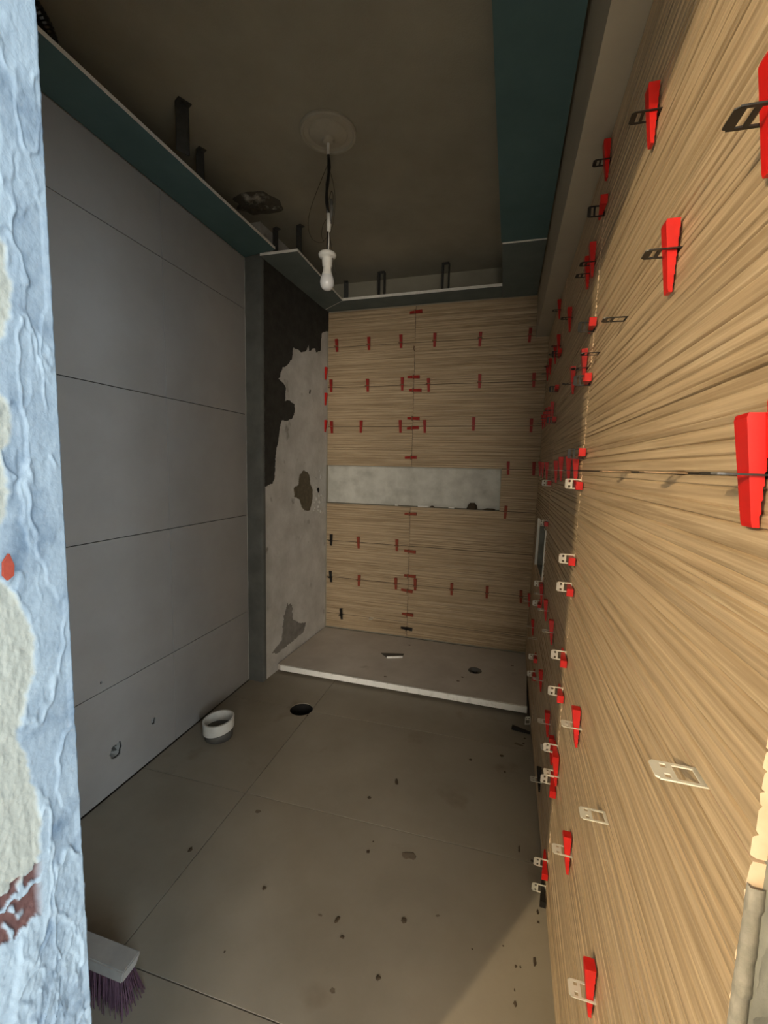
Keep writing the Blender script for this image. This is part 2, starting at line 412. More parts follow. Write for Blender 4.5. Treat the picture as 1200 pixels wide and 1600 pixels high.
side_patch('dark_mortar_coat', [(411, 404), (425, 415), (460, 430), (513, 470), (513, 517), (502, 520), (500, 548), (494, 550), (491, 543), (483, 548), (482, 538), (477, 549), (470, 550), (466, 546), (457, 543), (455, 562), (447, 572), (441, 574), (436, 590), (434, 592), (444, 602), (446, 607), (444, 627), (450, 625), (459, 632), (460, 642), (456, 653), (448, 658), (440, 656), (437, 664), (434, 690), (430, 705), (428, 748), (424, 756), (413, 760)], m_darkcoat, 0.005, 0.006)
side_patch('bare_patch', [(474, 735), (480, 738), (483, 742), (484, 755), (488, 765), (488, 780), (484, 797), (476, 798), (471, 792), (468, 780), (460, 776), (459, 762), (466, 758), (468, 742)], m_brownpatch, 0.003, 0.006)
side_patch('damp_patch', [(449, 943), (456, 945), (457, 968), (470, 974), (478, 972), (473, 988), (455, 1003), (447, 1010), (432, 1022), (425, 1020), (440, 1000), (443, 965)], mat('damp_plaster', (0.27, 0.26, 0.24), 0.9, (0.20, 0.19, 0.175), 14, bump=0.3), 0.0025, 0.010)
hp = to_frame(FX, 497, 766)
MB().lathe([(0.020, 0.0), (0.016, 0.004), (0.012, 0.001), (0.0, 0.001)], 14).build('pipe_stub', m_dark, wx, FX @ Matrix.Translation(hp))
hp = to_frame(FX, 484, 612)
MB().box(-0.006, 0.006, -0.014, 0.014, 0, 0.003).build('anchor_hole', m_dark, wx, FX @ Matrix.Translation(hp) @ Matrix.Rotation(-0.3, 4, 'Z'))
v = []; f = []
for k in range(28):                                   # crumbled plaster round the pipe stub and niche corner
    c_ = to_frame(FX, random.uniform(490, 507), random.uniform(735, 800)); r_ = random.uniform(0.006, 0.018); b_ = len(v)
    for j in range(7):
        a = 2 * math.pi * j / 7; q_ = r_ * random.uniform(0.6, 1.3); v.append((c_.x + q_ * math.cos(a), c_.y + q_ * math.sin(a), 0.0))
    v.append((c_.x, c_.y, r_ * 0.45)); f += [(b_ + j, b_ + (j + 1) % 7, b_ + 7) for j in range(7)]
o = mesh_obj('crumbled_plaster', v, f, m_box_plaster, wx, FX); o['kind'] = 'stuff'

# ---- ceiling
ce = MB().box(-1.70, 0.45, YN, 3.45, ZTOP, ZTOP + 0.15).build('ceiling', m_ceil); struct(ce)
c0 = on_z(403, 318, ZTOP); v = []; f = []; nr, na = 9, 40
for i in range(nr + 1):
    for j in range(na):
        a = 2 * math.pi * j / na; rad = (0.10 + 0.03 * noise.noise(Vector((math.cos(a) * 2, math.sin(a) * 2, 1)))) * i / nr
        x = c0.x + rad * 1.25 * math.cos(a); y = c0.y + rad * math.sin(a)
        dz = 0.002 + (0.020 * max(0, noise.fractal(Vector((x * 22, y * 22, 4)), 0.8, 2, 4) + 0.25)) * (1 - (i / nr) ** 3)
        v.append((x, y, ZTOP - (dz if i < nr else 0.0)))
for i in range(nr):
    for j in range(na): f.append((i * na + j, i * na + (j + 1) % na, (i + 1) * na + (j + 1) % na, (i + 1) * na + j))
mesh_obj('broken_plaster', v, f, mat('broken_ceiling_plaster', (0.11, 0.10, 0.08), 0.95, (0.50, 0.47, 0.41), 16, 8, 0.52, 0.68, bump=0.8), ce)

# ---- doorway wall, its rough left reveal
wf = MB()
wf.box(-2.6, XJ - 0.012, YN, YF, 0, ZTOP); wf.box(XJ - 0.012, 0.35, YN, YF, 2.06, ZTOP); wf.box(0.235, 2.2, YN, YF - 0.02, 0, ZTOP)
wall_f = wf.build('wall_front', m_hall); struct(wall_f)
def smooth01(a, b, x):
    t = min(1, max(0, (x - a) / (b - a))); return t * t * (3 - 2 * t)
cols = [YN + (0.280 - YN) * i / 8 for i in range(8)] + [0.280 + (YF - 0.280) * i / 84 for i in range(85)]
import numpy as np
NZR = 940
Yg, Zg = np.meshgrid(np.array(cols), np.linspace(0, 2.06, NZR + 1))
D = np.zeros_like(Yg); tone = np.zeros_like(Yg)
rs = random.Random(11)
for k in range(240):                                 # overlapping trowel smears with raised lips
    cy_, cz_ = rs.uniform(0.285, 0.398), rs.uniform(0.10, 2.0)
    a_, b_ = rs.uniform(0.007, 0.024), rs.uniform(0.035, 0.12); th = rs.uniform(-0.16, 0.16)
    if cz_ < 0.75: a_ *= 0.6; b_ *= 0.45; th *= 2
    elif k % 3: continue
    else: a_ *= 1.25; b_ *= 1.1
    du = (Yg - cy_) * math.cos(th) - (Zg - cz_) * math.sin(th); dv = (Yg - cy_) * math.sin(th) + (Zg - cz_) * math.cos(th)
    r = np.sqrt((du / a_) ** 2 + np.abs(dv / b_) ** 2.4)
    r = r + 0.09 * np.sin(dv * 160 + k) * np.sin(du * 300 + 2 * k)
    ins = np.clip((1.0 - r) / 0.10, 0, 1); ins = ins * ins * (3 - 2 * ins)
    h = rs.uniform(0.0004, 0.0022)
    lip = np.exp(-((r - 0.93) / 0.07) ** 2) * (0.0011 if cz_ > 0.7 else 0.0020) * (0.5 - 0.5 * np.sign(dv) * rs.choice((-1, 1)) * 0.8)
    D = D * (1 - ins) + (D * 0.35 + h - 0.0010) * ins + lip
    tone = tone * (1 - ins) + rs.random() * ins
CB = [(0, -40), (330, -40), (380, 6), (430, 16), (480, 18), (525, 6), (560, -30), (600, -10), (640, 20), (690, 20), (705, 2), (770, 14), (800, 12), (830, -5), (900, -10), (925, 22), (960, 40), (1000, 56), (1060, 52), (1100, 42), (1150, 28), (1190, 44), (1250, 60), (1300, 64), (1350, 62), (1400, 62), (1440, 40), (1600, 20), (2200, 10)]
def cbx(py):
    for (y0_, x0_), (y1_, x1_) in zip(CB, CB[1:]):
        if py <= y1_: return x0_ + (x1_ - x0_) * (py - y0_) / (y1_ - y0_)
    return 10
v = []; f = []; kinds = []
for i in range(NZR + 1):
    z = 2.06 * i / NZR
    for jj, y in enumerate(cols):
        e = YF - y                                    # distance from the inner arris
        d = float(D[i, jj]) * 1.7 - 0.0018 + (0.0003 + 0.0013 * (1 - smooth01(0.6, 1.15, z))) * noise.fractal(Vector((y * 70, z * 32, 0)), 0.7, 2, 5)
        lower = 1 - smooth01(0.45, 0.95, z)
        if lower > 0: d += lower * 0.0028 * noise.fractal(Vector((y * 80, z * 45, 2)), 0.9, 2, 4)
        cream = 0.0; brick = 0.0
        if y > 0.281:
            px, py = project((XJ, y, z)); bnd = cbx(max(0, py)) + 7 * noise.noise(Vector((py * 0.03, 3, 3))) + 4 * noise.noise(Vector((py * 0.11, 9, 3)))
            cream = 1 - smooth01(bnd - 4, bnd + 4, px)
            if cream > 0: d = d * (1 - 0.8 * cream) - 0.0022 * cream + cream * (0.0006 * noise.noise(Vector((y * 300, z * 200, 1))) + 0.0008 * noise.noise(Vector((y * 120, z * 60, 1))))
            ln = py + 0.88 * px                       # courses run level towards the back of the reveal
            if ln > 1398 and px < 70:
                w_ = ln + 14 * noise.noise(Vector((px * 0.06, py * 0.04, 4)))
                if 1400 < w_ < 1424 or 1434 < w_ < 1485: brick = smooth01(72, 55, px) * smooth01(-0.12, 0.08, noise.noise(Vector((px * 0.07, py * 0.05, 6))) + (0.22 if w_ > 1430 else 0.14))
                d -= 0.0025 * brick; cream *= (1 - smooth01(1398, 1420, ln))
        if e < 0.006: d = d * smooth01(0.0, 0.006, e) * 0.6 + 0.0004 * noise.noise(Vector((z * 180, 2, 2)))
        rag = 0.0014 * noise.fractal(Vector((z * 35, 1, 5)), 0.7, 2, 4) if e < 1e-4 else 0
        taper = -0.045 * smooth01(1.0, 0.1, z) * smooth01(0.335, YN, y)
        v.append((XJ + d + taper, y + rag, z)); kinds.append((cream, brick, float(tone[i, jj])))
C_ = len(cols)
for i in range(NZR):
    for j in range(C_ - 1):
        a = i * C_ + j; f.append((a, a + C_, a + C_ + 1, a + 1)[::-1])
b_ = len(v)
for i in range(NZR + 1): v.append((XJ - 0.02, YF + 0.0005, 2.06 * i / NZR)); kinds.append((0, 0, 1))
for i in range(NZR): f.append((i * C_ + C_ - 1, i * C_ + 2 * C_ - 1, b_ + i + 1, b_ + i)[::-1])
b_ = len(v)
for i in range(NZR + 1): v.append((v[i * C_][0] - 0.04, YN - 0.0005, 2.06 * i / NZR)); kinds.append((0, 0, 1))
for i in range(NZR): f.append((i * C_, b_ + i, b_ + i + 1, (i + 1) * C_)[::-1])
mrev = mat('jamb_plaster', (0.185, 0.24, 0.295), 0.7, (0.07, 0.11, 0.165), 16, 9, 0.46, 0.72, bump=0.35, bscale=110, coords='Object')
nt = mrev.node_tree; bs = nt.nodes['Principled BSDF']; src = bs.inputs['Base Color'].links[0].from_socket
at = nt.nodes.new('ShaderNodeAttribute'); at.attribute_name = 'layer'; sp = nt.nodes.new('ShaderNodeSeparateColor'); nt.links.new(at.outputs[0], sp.inputs[0])
for ch, c, amt in ((2, (0.25, 0.315, 0.37, 1), 0.75), (0, (0.255, 0.272, 0.250, 1), 1.0), (1, (0.075, 0.036, 0.034, 1), 1.0)):
    mx = nt.nodes.new('ShaderNodeMix'); mx.data_type = 'RGBA'; hf = nt.nodes.new('ShaderNodeMath'); hf.operation = 'MULTIPLY'; hf.inputs[1].default_value = amt
    nt.links.new(sp.outputs[ch], hf.inputs[0]); nt.links.new(hf.outputs[0], mx.inputs[0]); nt.links.new(src, mx.inputs[6]); mx.inputs[7].default_value = c; src = mx.outputs[2]
nt.links.new(src, bs.inputs['Base Color'])
rv = mesh_obj('plaster_reveal', v, f, mrev, wall_f, smooth=True)
ca = rv.data.color_attributes.new('layer', 'FLOAT_COLOR', 'POINT')
ca.data.foreach_set('color', [c for k in kinds for c in (k[0], k[1], k[2], 1.0)])
rv['label'] = 'rough trowelled pale plaster of the left door reveal'
o = MB().poly([(0, 0), (0.006, 0.004), (0.007, 0.015), (0.003, 0.028), (-0.003, 0.02), (-0.004, 0.006)], 0, 0.003).build('brick', mat('red_brick', (0.26, 0.045, 0.025), 0.9, (0.18, 0.03, 0.02), 30, bump=0.5), wall_f,
    frame((XJ + 0.001, 0.3280, 1.235), (0, 1, 0), (0, 0, 1)))
o['label'] = 'chip of bare red brick'

# ---- the room outside the doorway, where the photographer stands
struct(MB().box(-2.6, 2.2, -2.75, YN, -0.16, 0.0).build('floor_hall', m_hall))
struct(MB().box(-2.6, 2.2, -2.75, YN, ZTOP, ZTOP + 0.15).build('ceiling_hall', m_hall))
struct(MB().box(-2.75, -2.6, -2.75, YF, 0, ZTOP).build('wall_hall_left', m_hall))
def wall_with_hole(name, a0, a1, h0, h1, z0, z1, box):
    mb = MB(); box(mb, a0, h0, 0, ZTOP, 0); box(mb, h1, a1, 0, ZTOP, 0); box(mb, h0, h1, 0, z0, 0); box(mb, h0, h1, z1, ZTOP, 0)
    return struct(mb.build(name, m_hall))
def window(name, h0, h1, z0, z1, box):
    mb = MB(); t = 0.05
    for a in ((h0, h0 + t, z0, z1), (h1 - t, h1, z0, z1), (h0 + t, h1 - t, z0, z0 + t), (h0 + t, h1 - t, z1 - t, z1), ((h0 + h1) / 2 - 0.02, (h0 + h1) / 2 + 0.02, z0 + t, z1 - t)): box(mb, *a, 1)
    return struct(mb.build(name, m_strip))
bxr = lambda mb, a, b, z0, z1, fr: mb.box(2.2, 2.35 if not fr else 2.235, a, b, z0, z1)
bxb = lambda mb, a, b, z0, z1, fr: mb.box(a, b, -2.90 if not fr else -2.785, -2.75, z0, z1)
wall_with_hole('wall_hall_right', -2.75, YF, -2.35, -0.45, 0.70, 2.40, bxr); window('window_1', -2.35, -0.45, 0.70, 2.40, bxr)
wall_with_hole('wall_hall_back', -2.6, 2.2, 0.18, 1.72, 0.78, 2.22, bxb); window('added_fill_window', 0.18, 1.72, 0.78, 2.22, bxb)  # opening and frame in the back wall are added to hold the fill light

# ================================================================== SUSPENDED PERIMETER
def board(name, quad, z0, mt, label, t=0.0145):
    o = MB().hexa(quad, z0, z0 + t, 0, side=1).build(name, [mt, m_gyps])
    return tag(o, label, 'plasterboard', 'green plasterboard strips round the ceiling opening')
def wavy(q): return q
board('plasterboard_strip', [(XL + 0.001, YF + 0.002), (-1.310, YF + 0.002), (-1.268, 2.275), (XL + 0.001, 2.318)], 2.5355, m_green, 'long green plasterboard strip along the grey tiled left wall')
board('plasterboard_strip', [(-1.372, 2.290), (-1.141, 2.290), (-1.154, 3.012), (-1.345, 3.150)], 2.520, m_green2, 'short dusty grey-green plasterboard strip above the dark mortar patch')
board('plasterboard_strip', [(-1.153, 3.014), (-0.062, 2.990), (-0.062, 3.178), (-1.330, 3.203), (-1.340, 3.152)], 2.520, m_green2, 'narrow white-edged plasterboard strip above the back wall') if False else None
o = MB().poly([(-1.152, 3.015), (-0.063, 2.990), (-0.063, 3.176), (-1.338, 3.204), (-1.341, 3.156)], 2.520, 2.5380)
o.m = [0, 0, 1, 1, 1, 1, 1]
tag(o.build('plasterboard_strip', [m_green2, m_gyps]), 'narrow white-edged plasterboard strip above the back wall', 'plasterboard', 'green plasterboard strips round the ceiling opening')
board('plasterboard_strip', [(-0.096, YF + 0.002), (0.139, YF + 0.002), (0.156, 2.436), (-0.066, 2.436)], 2.520, m_green, 'wide dark green plasterboard strip beside the right bulkhead')
board('plasterboard_strip', [(-0.060, 2.444), (0.157, 2.444), (0.160, 3.170), (-0.060, 3.174)], 2.516, m_green2, 'grey-green plasterboard corner piece at the back right')
# bulkhead over the right wall
def xw(y, z, n): return XR + TR * (YB - y) + TL * (z - 1.36) - n
bk = MB(); A, B = YF + 0.002, 3.172
vv = [(0.150, A, 2.246), (xw(A, 2.246, -0.009), A, 2.246), (xw(B, 2.246, -0.009), B, 2.246), (0.168, B, 2.246)]
vv += [(x, y, ZTOP - 0.002) for x, y, _ in vv]
bk.add(vv, [(3, 2, 1, 0), (4, 5, 6, 7), (0, 1, 5, 4), (1, 2, 6, 5), (2, 3, 7, 6), (3, 0, 4, 7)])
tag(bk.build('ceiling_bulkhead', m_bulk), 'beige plastered bulkhead running along the top of the right wall', 'bulkhead')

# metal hangers between slab and boards
def hanger(px, py, ztop_px, h, label, rot=0.0, double=False, w_=0.034):
    p = on_z(px, py, ZTOP)
    e = empty('ceiling_hanger', Matrix.Translation((p.x, p.y, ZTOP - h)) @ Matrix.Rotation(rot, 4, 'Z'))
    t = 0.0018
    mb = MB()
    hw = w_ / 2
    mb.add([(-hw, -t, 0), (hw, -t, 0), (hw, t, 0), (-hw, t, 0), (-hw, -t, h), (hw, -t, h), (hw, t, h), (-hw, t, h)], [(3, 2, 1, 0), (4, 5, 6, 7), (0, 1, 5, 4), (1, 2, 6, 5), (2, 3, 7, 6), (3, 0, 4, 7)])
    for sx in (-hw, hw - t): mb.box(sx, sx + t, -0.006, 0, 0, h)     # folded lips
    mb.build('strap', m_metal, e)
    MB().box(-hw, hw, -0.030 if not double else -0.045, t, h - 0.003, h).build('flange', m_metal, e)
    MB().lathe([(0.0, -0.006), (0.006, -0.005), (0.007, -0.001), (0.007, 0.0)], 10, (0, -0.016, h - 0.003)).build('screw', m_strip if double is None else m_metal, e)
    if double:
        mb2 = MB(); mb2.box(-hw, hw, -0.045 - t, -0.045 + t, 0, h)
        mb2.build('strap', m_metal, e)
    return tag(e, label, 'hanger', 'metal hangers above the plasterboard strips')
hanger(284, 163, 0, 0.172, 'tall dark metal hanger above the left plasterboard strip', 1.1, w_=0.050)
hanger(312, 236, 0, 0.172, 'half-hidden metal hanger beside the tall left hanger', 1.1)
hanger(430, 358, 0, 0.187, 'dark metal hanger nearest the short plasterboard strip end, left of pair', 1.2)
hanger(467, 354, 0, 0.187, 'dark metal hanger behind the short plasterboard strip, right of pair', 1.2)
hanger(541, 441, 0, 0.187, 'dark metal hanger in the back left corner beside the bulb', 0.2)
hanger(592, 426, 0, 0.187, 'double metal hanger above the left half of back strip', 1.45, True)
hanger(692, 412, 0, 0.187, 'double metal hanger above the right half of back strip', 1.45, True)
# black conduit hanging at the top left
p = on_z(80, 18, ZTOP)
pts = catmull([(p.x - 0.02, p.y - 0.06, ZTOP - 0.001), (p.x, p.y - 0.02, 2.66), (p.x - 0.01, p.y, 2.615), (p.x - 0.06, p.y - 0.02, 2.575)], 14)
mb = MB(); mb.tube(pts, [0.020 + 0.002 * (i % 2) for i in range(len(pts))], 12)
tag(mb.build('conduit', m_black), 'black corrugated conduit above the left plasterboard strip', 'conduit')

# ---- ceiling rose and pendant bulb
pr = on_z(513, 206, ZTOP)
e = empty('ceiling_rose', Matrix.Translation((pr.x, pr.y, ZTOP)))
m_rose = mat('rose_plaster', (0.45, 0.42, 0.34), 0.8, (0.39, 0.36, 0.29), 8)
smooth_by_angle(MB().lathe([(0.115, 0), (0.115, -0.008), (0.111, -0.014), (0.103, -0.014), (0.099, -0.007), (0.080, -0.007), (0.076, -0.012), (0.050, -0.020), (0.026, -0.030), (0.022, -0.040), (0.014, -0.044), (0.0, -0.044)], 48).build('medallion', m_rose, e), 30)
MB().lathe([(0.006, 0.0), (0.006, -0.05), (0.0, -0.05)], 12, (0, 0, -0.036)).build('cable_grip', m_pvc, e, smooth=True)
tag(e, 'round plaster ceiling rose holding the pendant bulb', 'ceiling rose')
ztop = ZTOP - 0.086; zsock = 2.245
e = empty('pendant_bulb', Matrix.Translation((pr.x, pr.y, zsock - 0.16)))
zs = lambda z: z - (zsock - 0.16)
cx = lambda t: (0.004 * math.sin(t * 7), 0.003 * math.cos(t * 5))
pts = [(*cx(i / 10), zs(ztop - (ztop - 2.40) * i / 10)) for i in range(11)]
MB().tube(pts, [0.006 + 0.002 * ((i * 7) % 3) / 2 for i in range(11)], 8).build('taped_cable', m_black, e, smooth=True)
MB().tube([(0.004, 0, zs(2.405)), (0.006, 0.002, zs(2.37)), (0.004, 0.002, zs(2.335))], [0.009, 0.010, 0.008], 8).build('splice_connector', m_pvc, e, smooth=True)
MB().tube([(0.014, 0.0, zs(2.46)), (0.017, 0.002, zs(2.42)), (0.010, 0.002, zs(2.365))], [0.006, 0.008, 0.006], 8).build('splice_connector', m_greypipe, e, smooth=True)
MB().tube([(0.002, 0, zs(2.335)), (-0.001, 0, zs(2.28)), (0, 0, zs(2.235))], 0.0035, 6).build('cable', m_black, e, smooth=True)
MB().tube([(0.006, 0, zs(2.335)), (0.006, 0, zs(2.28)), (0.004, 0, zs(2.235))], 0.0028, 6).build('cable', m_pvc, e, smooth=True)
MB().tube(catmull([(0.006, 0, zs(2.335)), (0.018, 0, zs(2.27)), (0.028, 0.002, zs(2.20)), (0.036, 0.004, zs(2.165))], 6), 0.0018, 5).build('wire', m_wire, e, smooth=True)
MB().tube(catmull([(0.0, 0, zs(2.60)), (-0.03, 0, zs(2.54)), (-0.075, 0, zs(2.44)), (-0.088, 0, zs(2.37)), (-0.07, 0, zs(2.315)), (-0.03, 0, zs(2.295)), (0.0, 0, zs(2.315))], 8), 0.0011, 5).build('wire', m_wire, e, smooth=True)
MB().tube(catmull([(0.008, 0, zs(2.57)), (0.024, 0, zs(2.52)), (0.032, 0, zs(2.45)), (0.026, 0, zs(2.37)), (0.012, 0, zs(2.33))], 8), 0.0010, 5).build('wire', m_wire, e, smooth=True)
MB().tube(catmull([(0.004, 0, zs(2.46)), (0.016, 0, zs(2.49)), (0.024, 0, zs(2.465)), (0.018, 0, zs(2.40))], 8), 0.0014, 5).build('wire', m_wire, e, smooth=True)
MB().tube(catmull([(-0.002, 0, zs(2.39)), (-0.022, 0, zs(2.36)), (-0.026, 0, zs(2.32)), (-0.016, 0, zs(2.296))], 8), 0.0010, 5).build('wire', m_wire, e, smooth=True)
MB().lathe([(0.010, 0.004), (0.012, 0.006), (0.034, 0.004), (0.037, -0.001), (0.036, -0.010), (0.031, -0.014), (0.023, -0.017), (0.022, -0.020), (0.0205, -0.048), (0.018, -0.052), (0.0, -0.052)], 28, (0, 0, zs(zsock))).build('lamp_socket', m_pvc, e, smooth=True)
MB().lathe([(0.0165, -0.050), (0.0175, -0.066), (0.022, -0.082), (0.0235, -0.086)], 28, (0, 0, zs(zsock))).build('bulb_neck', m_pvc, e, smooth=True)
MB().lathe([(0.0235, -0.086), (0.0285, -0.100), (0.030, -0.114), (0.0275, -0.128), (0.020, -0.139), (0.010, -0.1445), (0.0, -0.146)], 28, (0, 0, zs(zsock))).build('bulb_globe', m_bulb, e, smooth=True)
tag(e, 'unlit white bulb hanging on taped wires from the ceiling rose', 'light bulb')

# bulb that lights the room outside
e = empty('pendant_bulb', Matrix.Translation(BULB_POS))
MB().lathe([(0.0, 0.036), (0.018, 0.034), (0.034, 0.012), (0.036, 0.0), (0.030, -0.020), (0.016, -0.033), (0.0, -0.036)], 16).build('bulb_globe', emit('warm_bulb', (1.0, 0.79, 0.49), BULB_STRENGTH), e, smooth=True)
MB().lathe([(0.0, 0.09), (0.018, 0.088), (0.020, 0.040), (0.0, 0.038)], 16).build('lamp_socket', m_pvc, e, smooth=True)
MB().tube([(0, 0, 0.09), (0, 0, ZTOP - BULB_POS.z)], 0.004, 6).build('cable', m_black, e)
tag(e, 'lit warm bulb hanging in the room outside the doorway', 'light bulb')

# ================================================================== SHOWER TRAY
TZ = 0.050
q = [(-1.372, 2.478), (0.190, 2.436), (0.226, 3.158), (-1.340, 3.192)]
tr_e = empty('shower_tray', Matrix.Translation((-0.57, 2.8, 0)))
T0 = Matrix.Translation((0.57, -2.8, 0))
td = on_z(742, 1048, TZ)
tray = MB().hexa(q, 0.012, TZ).build('basin', m_tray, tr_e, T0)
cut = MB().lathe([(0.030, -0.045), (0.030, 0.02)], 24, (td.x, td.y, TZ)); n0 = len(cut.v)
cut.f += [tuple(range(23, -1, -1)), tuple(range(24, 48))]; cut.m += [0, 0]
cu = cut.build('cutter', m_dark); carve(tray, cu); bpy.data.objects.remove(cu)
MB().lathe([(0.0295, -0.036), (0.0295, 0.0), (0.040, 0.0005), (0.042, 0.003), (0.044, 0.0)], 28, (td.x, td.y, TZ)).build('drain_ring', m_greypipe, tr_e, T0, smooth=True)
MB().lathe([(0.029, -0.034), (0.0, -0.034)], 24, (td.x, td.y, TZ)).build('drain_bottom', m_dark, tr_e, T0)
MB().hexa([(td.x - 0.075, td.y - 0.060), (td.x + 0.072, td.y - 0.066), (td.x + 0.076, td.y + 0.066), (td.x - 0.073, td.y + 0.070)], TZ, TZ + 0.0006).build('drain_plate', m_smudge, tr_e, T0) if False else None
tag(tr_e, 'grey rough-textured shower tray filling the back of the room', 'shower tray')
a = Vector((-1.344, 2.466)); b = Vector((0.192, 2.424)); d = (b - a).normalized(); nn = Vector((d.y, -d.x))
st = MB(); segs = 60
v = []; f = []
for i in range(segs + 1):
    p = a + (b - a) * i / segs; j = 0.0012 * noise.noise(Vector((i * 0.6, 0, 0)))
    for off, z in ((0.010, TZ + 0.003), (-0.006, TZ + 0.004 + j), (-0.008, TZ + 0.001 + j), (-0.008, 0.020 + j), (0.0, 0.018), (0.010, 0.018)):
        v.append((p.x - nn.x * -1 * 0 + nn.x * (-off) * -1 * -1, p.y + nn.y * (-off), z))
for i in range(segs):
    for k in range(6): f.append((i * 6 + k, i * 6 + (k + 1) % 6, (i + 1) * 6 + (k + 1) % 6, (i + 1) * 6 + k))
f += [tuple(range(6)), tuple(segs * 6 + k for k in range(5, -1, -1))]
so = mesh_obj('edge_strip', v, f, m_strip); tag(so, 'white strip along the front edge of the shower tray', 'edging strip')
# offcut lying on the tray
p = on_z(613, 1026, TZ)
e = empty('profile_offcut', Matrix.Translation((p.x, p.y, TZ)) @ Matrix.Rotation(0.12, 4, 'Z'))
MB().poly([(-0.085, 0.035), (0.075, 0.055), (0.070, 0.0), (-0.035, -0.028)], 0.0004, 0.004).build('flange', m_greypipe, e)
MB().hexa([(-0.035, -0.034), (0.072, -0.006), (0.072, 0.0), (-0.035, -0.028)], 0.0004, 0.013).build('lip', m_strip, e)
tag(e, 'small folded dark and white profile offcut on the shower tray', 'offcut')

# ================================================================== FLOOR PIPES AND HOLES
dh = on_z(471, 1108, 0)
cut = MB().lathe([(0.064, -0.30), (0.064, 0.05)], 32, (dh.x, dh.y, 0)); cut.f += [tuple(range(31, -1, -1)), tuple(range(32, 64))]; cut.m += [0, 0]
cu = cut.build('cutter', m_dark)
bpy.context.view_layer.update()
for o in [fl] + [t for t in fl.children if t.type == 'MESH']:
    bb = [o.matrix_world @ Vector(c) for c in o.bound_box]
    if min(c.x for c in bb) < dh.x + 0.06 and max(c.x for c in bb) > dh.x - 0.06 and min(c.y for c in bb) < dh.y + 0.06 and max(c.y for c in bb) > dh.y - 0.06: carve(o, cu)
bpy.data.objects.remove(cu)
dp = MB().lathe([(0.0635, -0.001), (0.0635, -0.155), (0.0, -0.155), (0.0, -0.15), (0.059, -0.15), (0.059, -0.001)], 32, close=False)
o = dp.build('drain_pipe', m_dark, M=Matrix.Translation((dh.x, dh.y, -0.004)), smooth=True)
tag(o, 'dark open drain pipe sunk in the floor beside the white collar', 'drain pipe')
pp = on_z(342, 1150, 0)
e = empty('waste_pipe', Matrix.Translation((pp.x, pp.y, 0)))
n = 40; v = []; f = []
for z, r in ((0.0, 0.066), (0.045, 0.066), (0.045, 0.060), (0.0, 0.060)):
    for k in range(n):
        t = 2 * math.pi * k / n; v.append((r * math.cos(t), r * math.sin(t), z))
for i in range(4):
    for k in range(n): f.append((i * n + k, i * n + (k + 1) % n, ((i + 1) % 4) * n + (k + 1) % n, ((i + 1) % 4) * n + k))
mesh_obj('pipe_stub', v, f, m_greypipe, e, smooth=True)
v = []; f = []
ring = ((0.074, 'lo'), (0.075, 'hi'), (0.066, 'hi'), (0.0655, 'lo'))
for r, w_ in ring:
    for k in range(n):
        t = 2 * math.pi * k / n
        z = (0.040 + 0.012 * math.cos(t - 0.5)) if w_ == 'lo' else (0.094 + 0.006 * math.cos(t - 0.6))
        v.append((r * math.cos(t), r * math.sin(t), z))
for i in range(4):
    for k in range(n): f.append((i * n + k, i * n + (k + 1) % n, ((i + 1) % 4) * n + (k + 1) % n, ((i + 1) % 4) * n + k))
smooth_by_angle(mesh_obj('collar', v, f, m_pvc, e))
tag(e, 'short white plastic waste pipe collar standing on the floor by the left wall', 'waste pipe')

# holes chiselled in the left wall tiles
def wall_hole(px, py, r, name, seed):
    c = to_frame(FL, px, py); out = []
    for k in range(22):
        t = 2 * math.pi * k / 22; q = r * (0.8 + 0.35 * noise.noise(Vector((math.cos(t) * 1.7, math.sin(t) * 1.7, seed)))); out.append((c.x + q * math.cos(t), c.y + q * math.sin(t)))
    cu = MB().poly(out, -0.05, 0.02).build('cutter', m_dark, M=FL)
    bpy.context.view_layer.update()
    for o in [wl] + list(wl.children):
        xs_ = [(o.matrix_world @ Vector(b)) for b in o.bound_box]
        if min(p.y for p in xs_) < c.x < max(p.y for p in xs_) and min(p.z for p in xs_) < c.y < max(p.z for p in xs_): carve(o, cu)
    bpy.data.objects.remove(cu)
    return c
c = wall_hole(182, 1173, 0.038, 'a', 1.0)
v = []; f = []
mb = MB()
for k in range(9):
    a_ = random.uniform(0, 6.28); rr_ = random.uniform(0, 0.020); x_, y_ = c.x + rr_ * math.cos(a_), c.y + rr_ * math.sin(a_); r_ = random.uniform(0.006, 0.012); b_ = len(mb.v)
    ringv = [(x_ + r_ * math.cos(t) * random.uniform(.7, 1.2), y_ + r_ * math.sin(t) * random.uniform(.7, 1.2), -0.03) for t in [0.0, 1.05, 2.1, 3.14, 4.2, 5.2]]
    mb.add(ringv + [(x_, y_, -0.012)], [(i, (i + 1) % 6, 6) for i in range(6)])
o = mb.build('hole_rubble', m_greypipe, wl); o['kind'] = 'stuff'
wall_hole(240, 1126, 0.018, 'b', 3.0)
wall_hole(158, 1067, 0.007, 'c', 5.0)

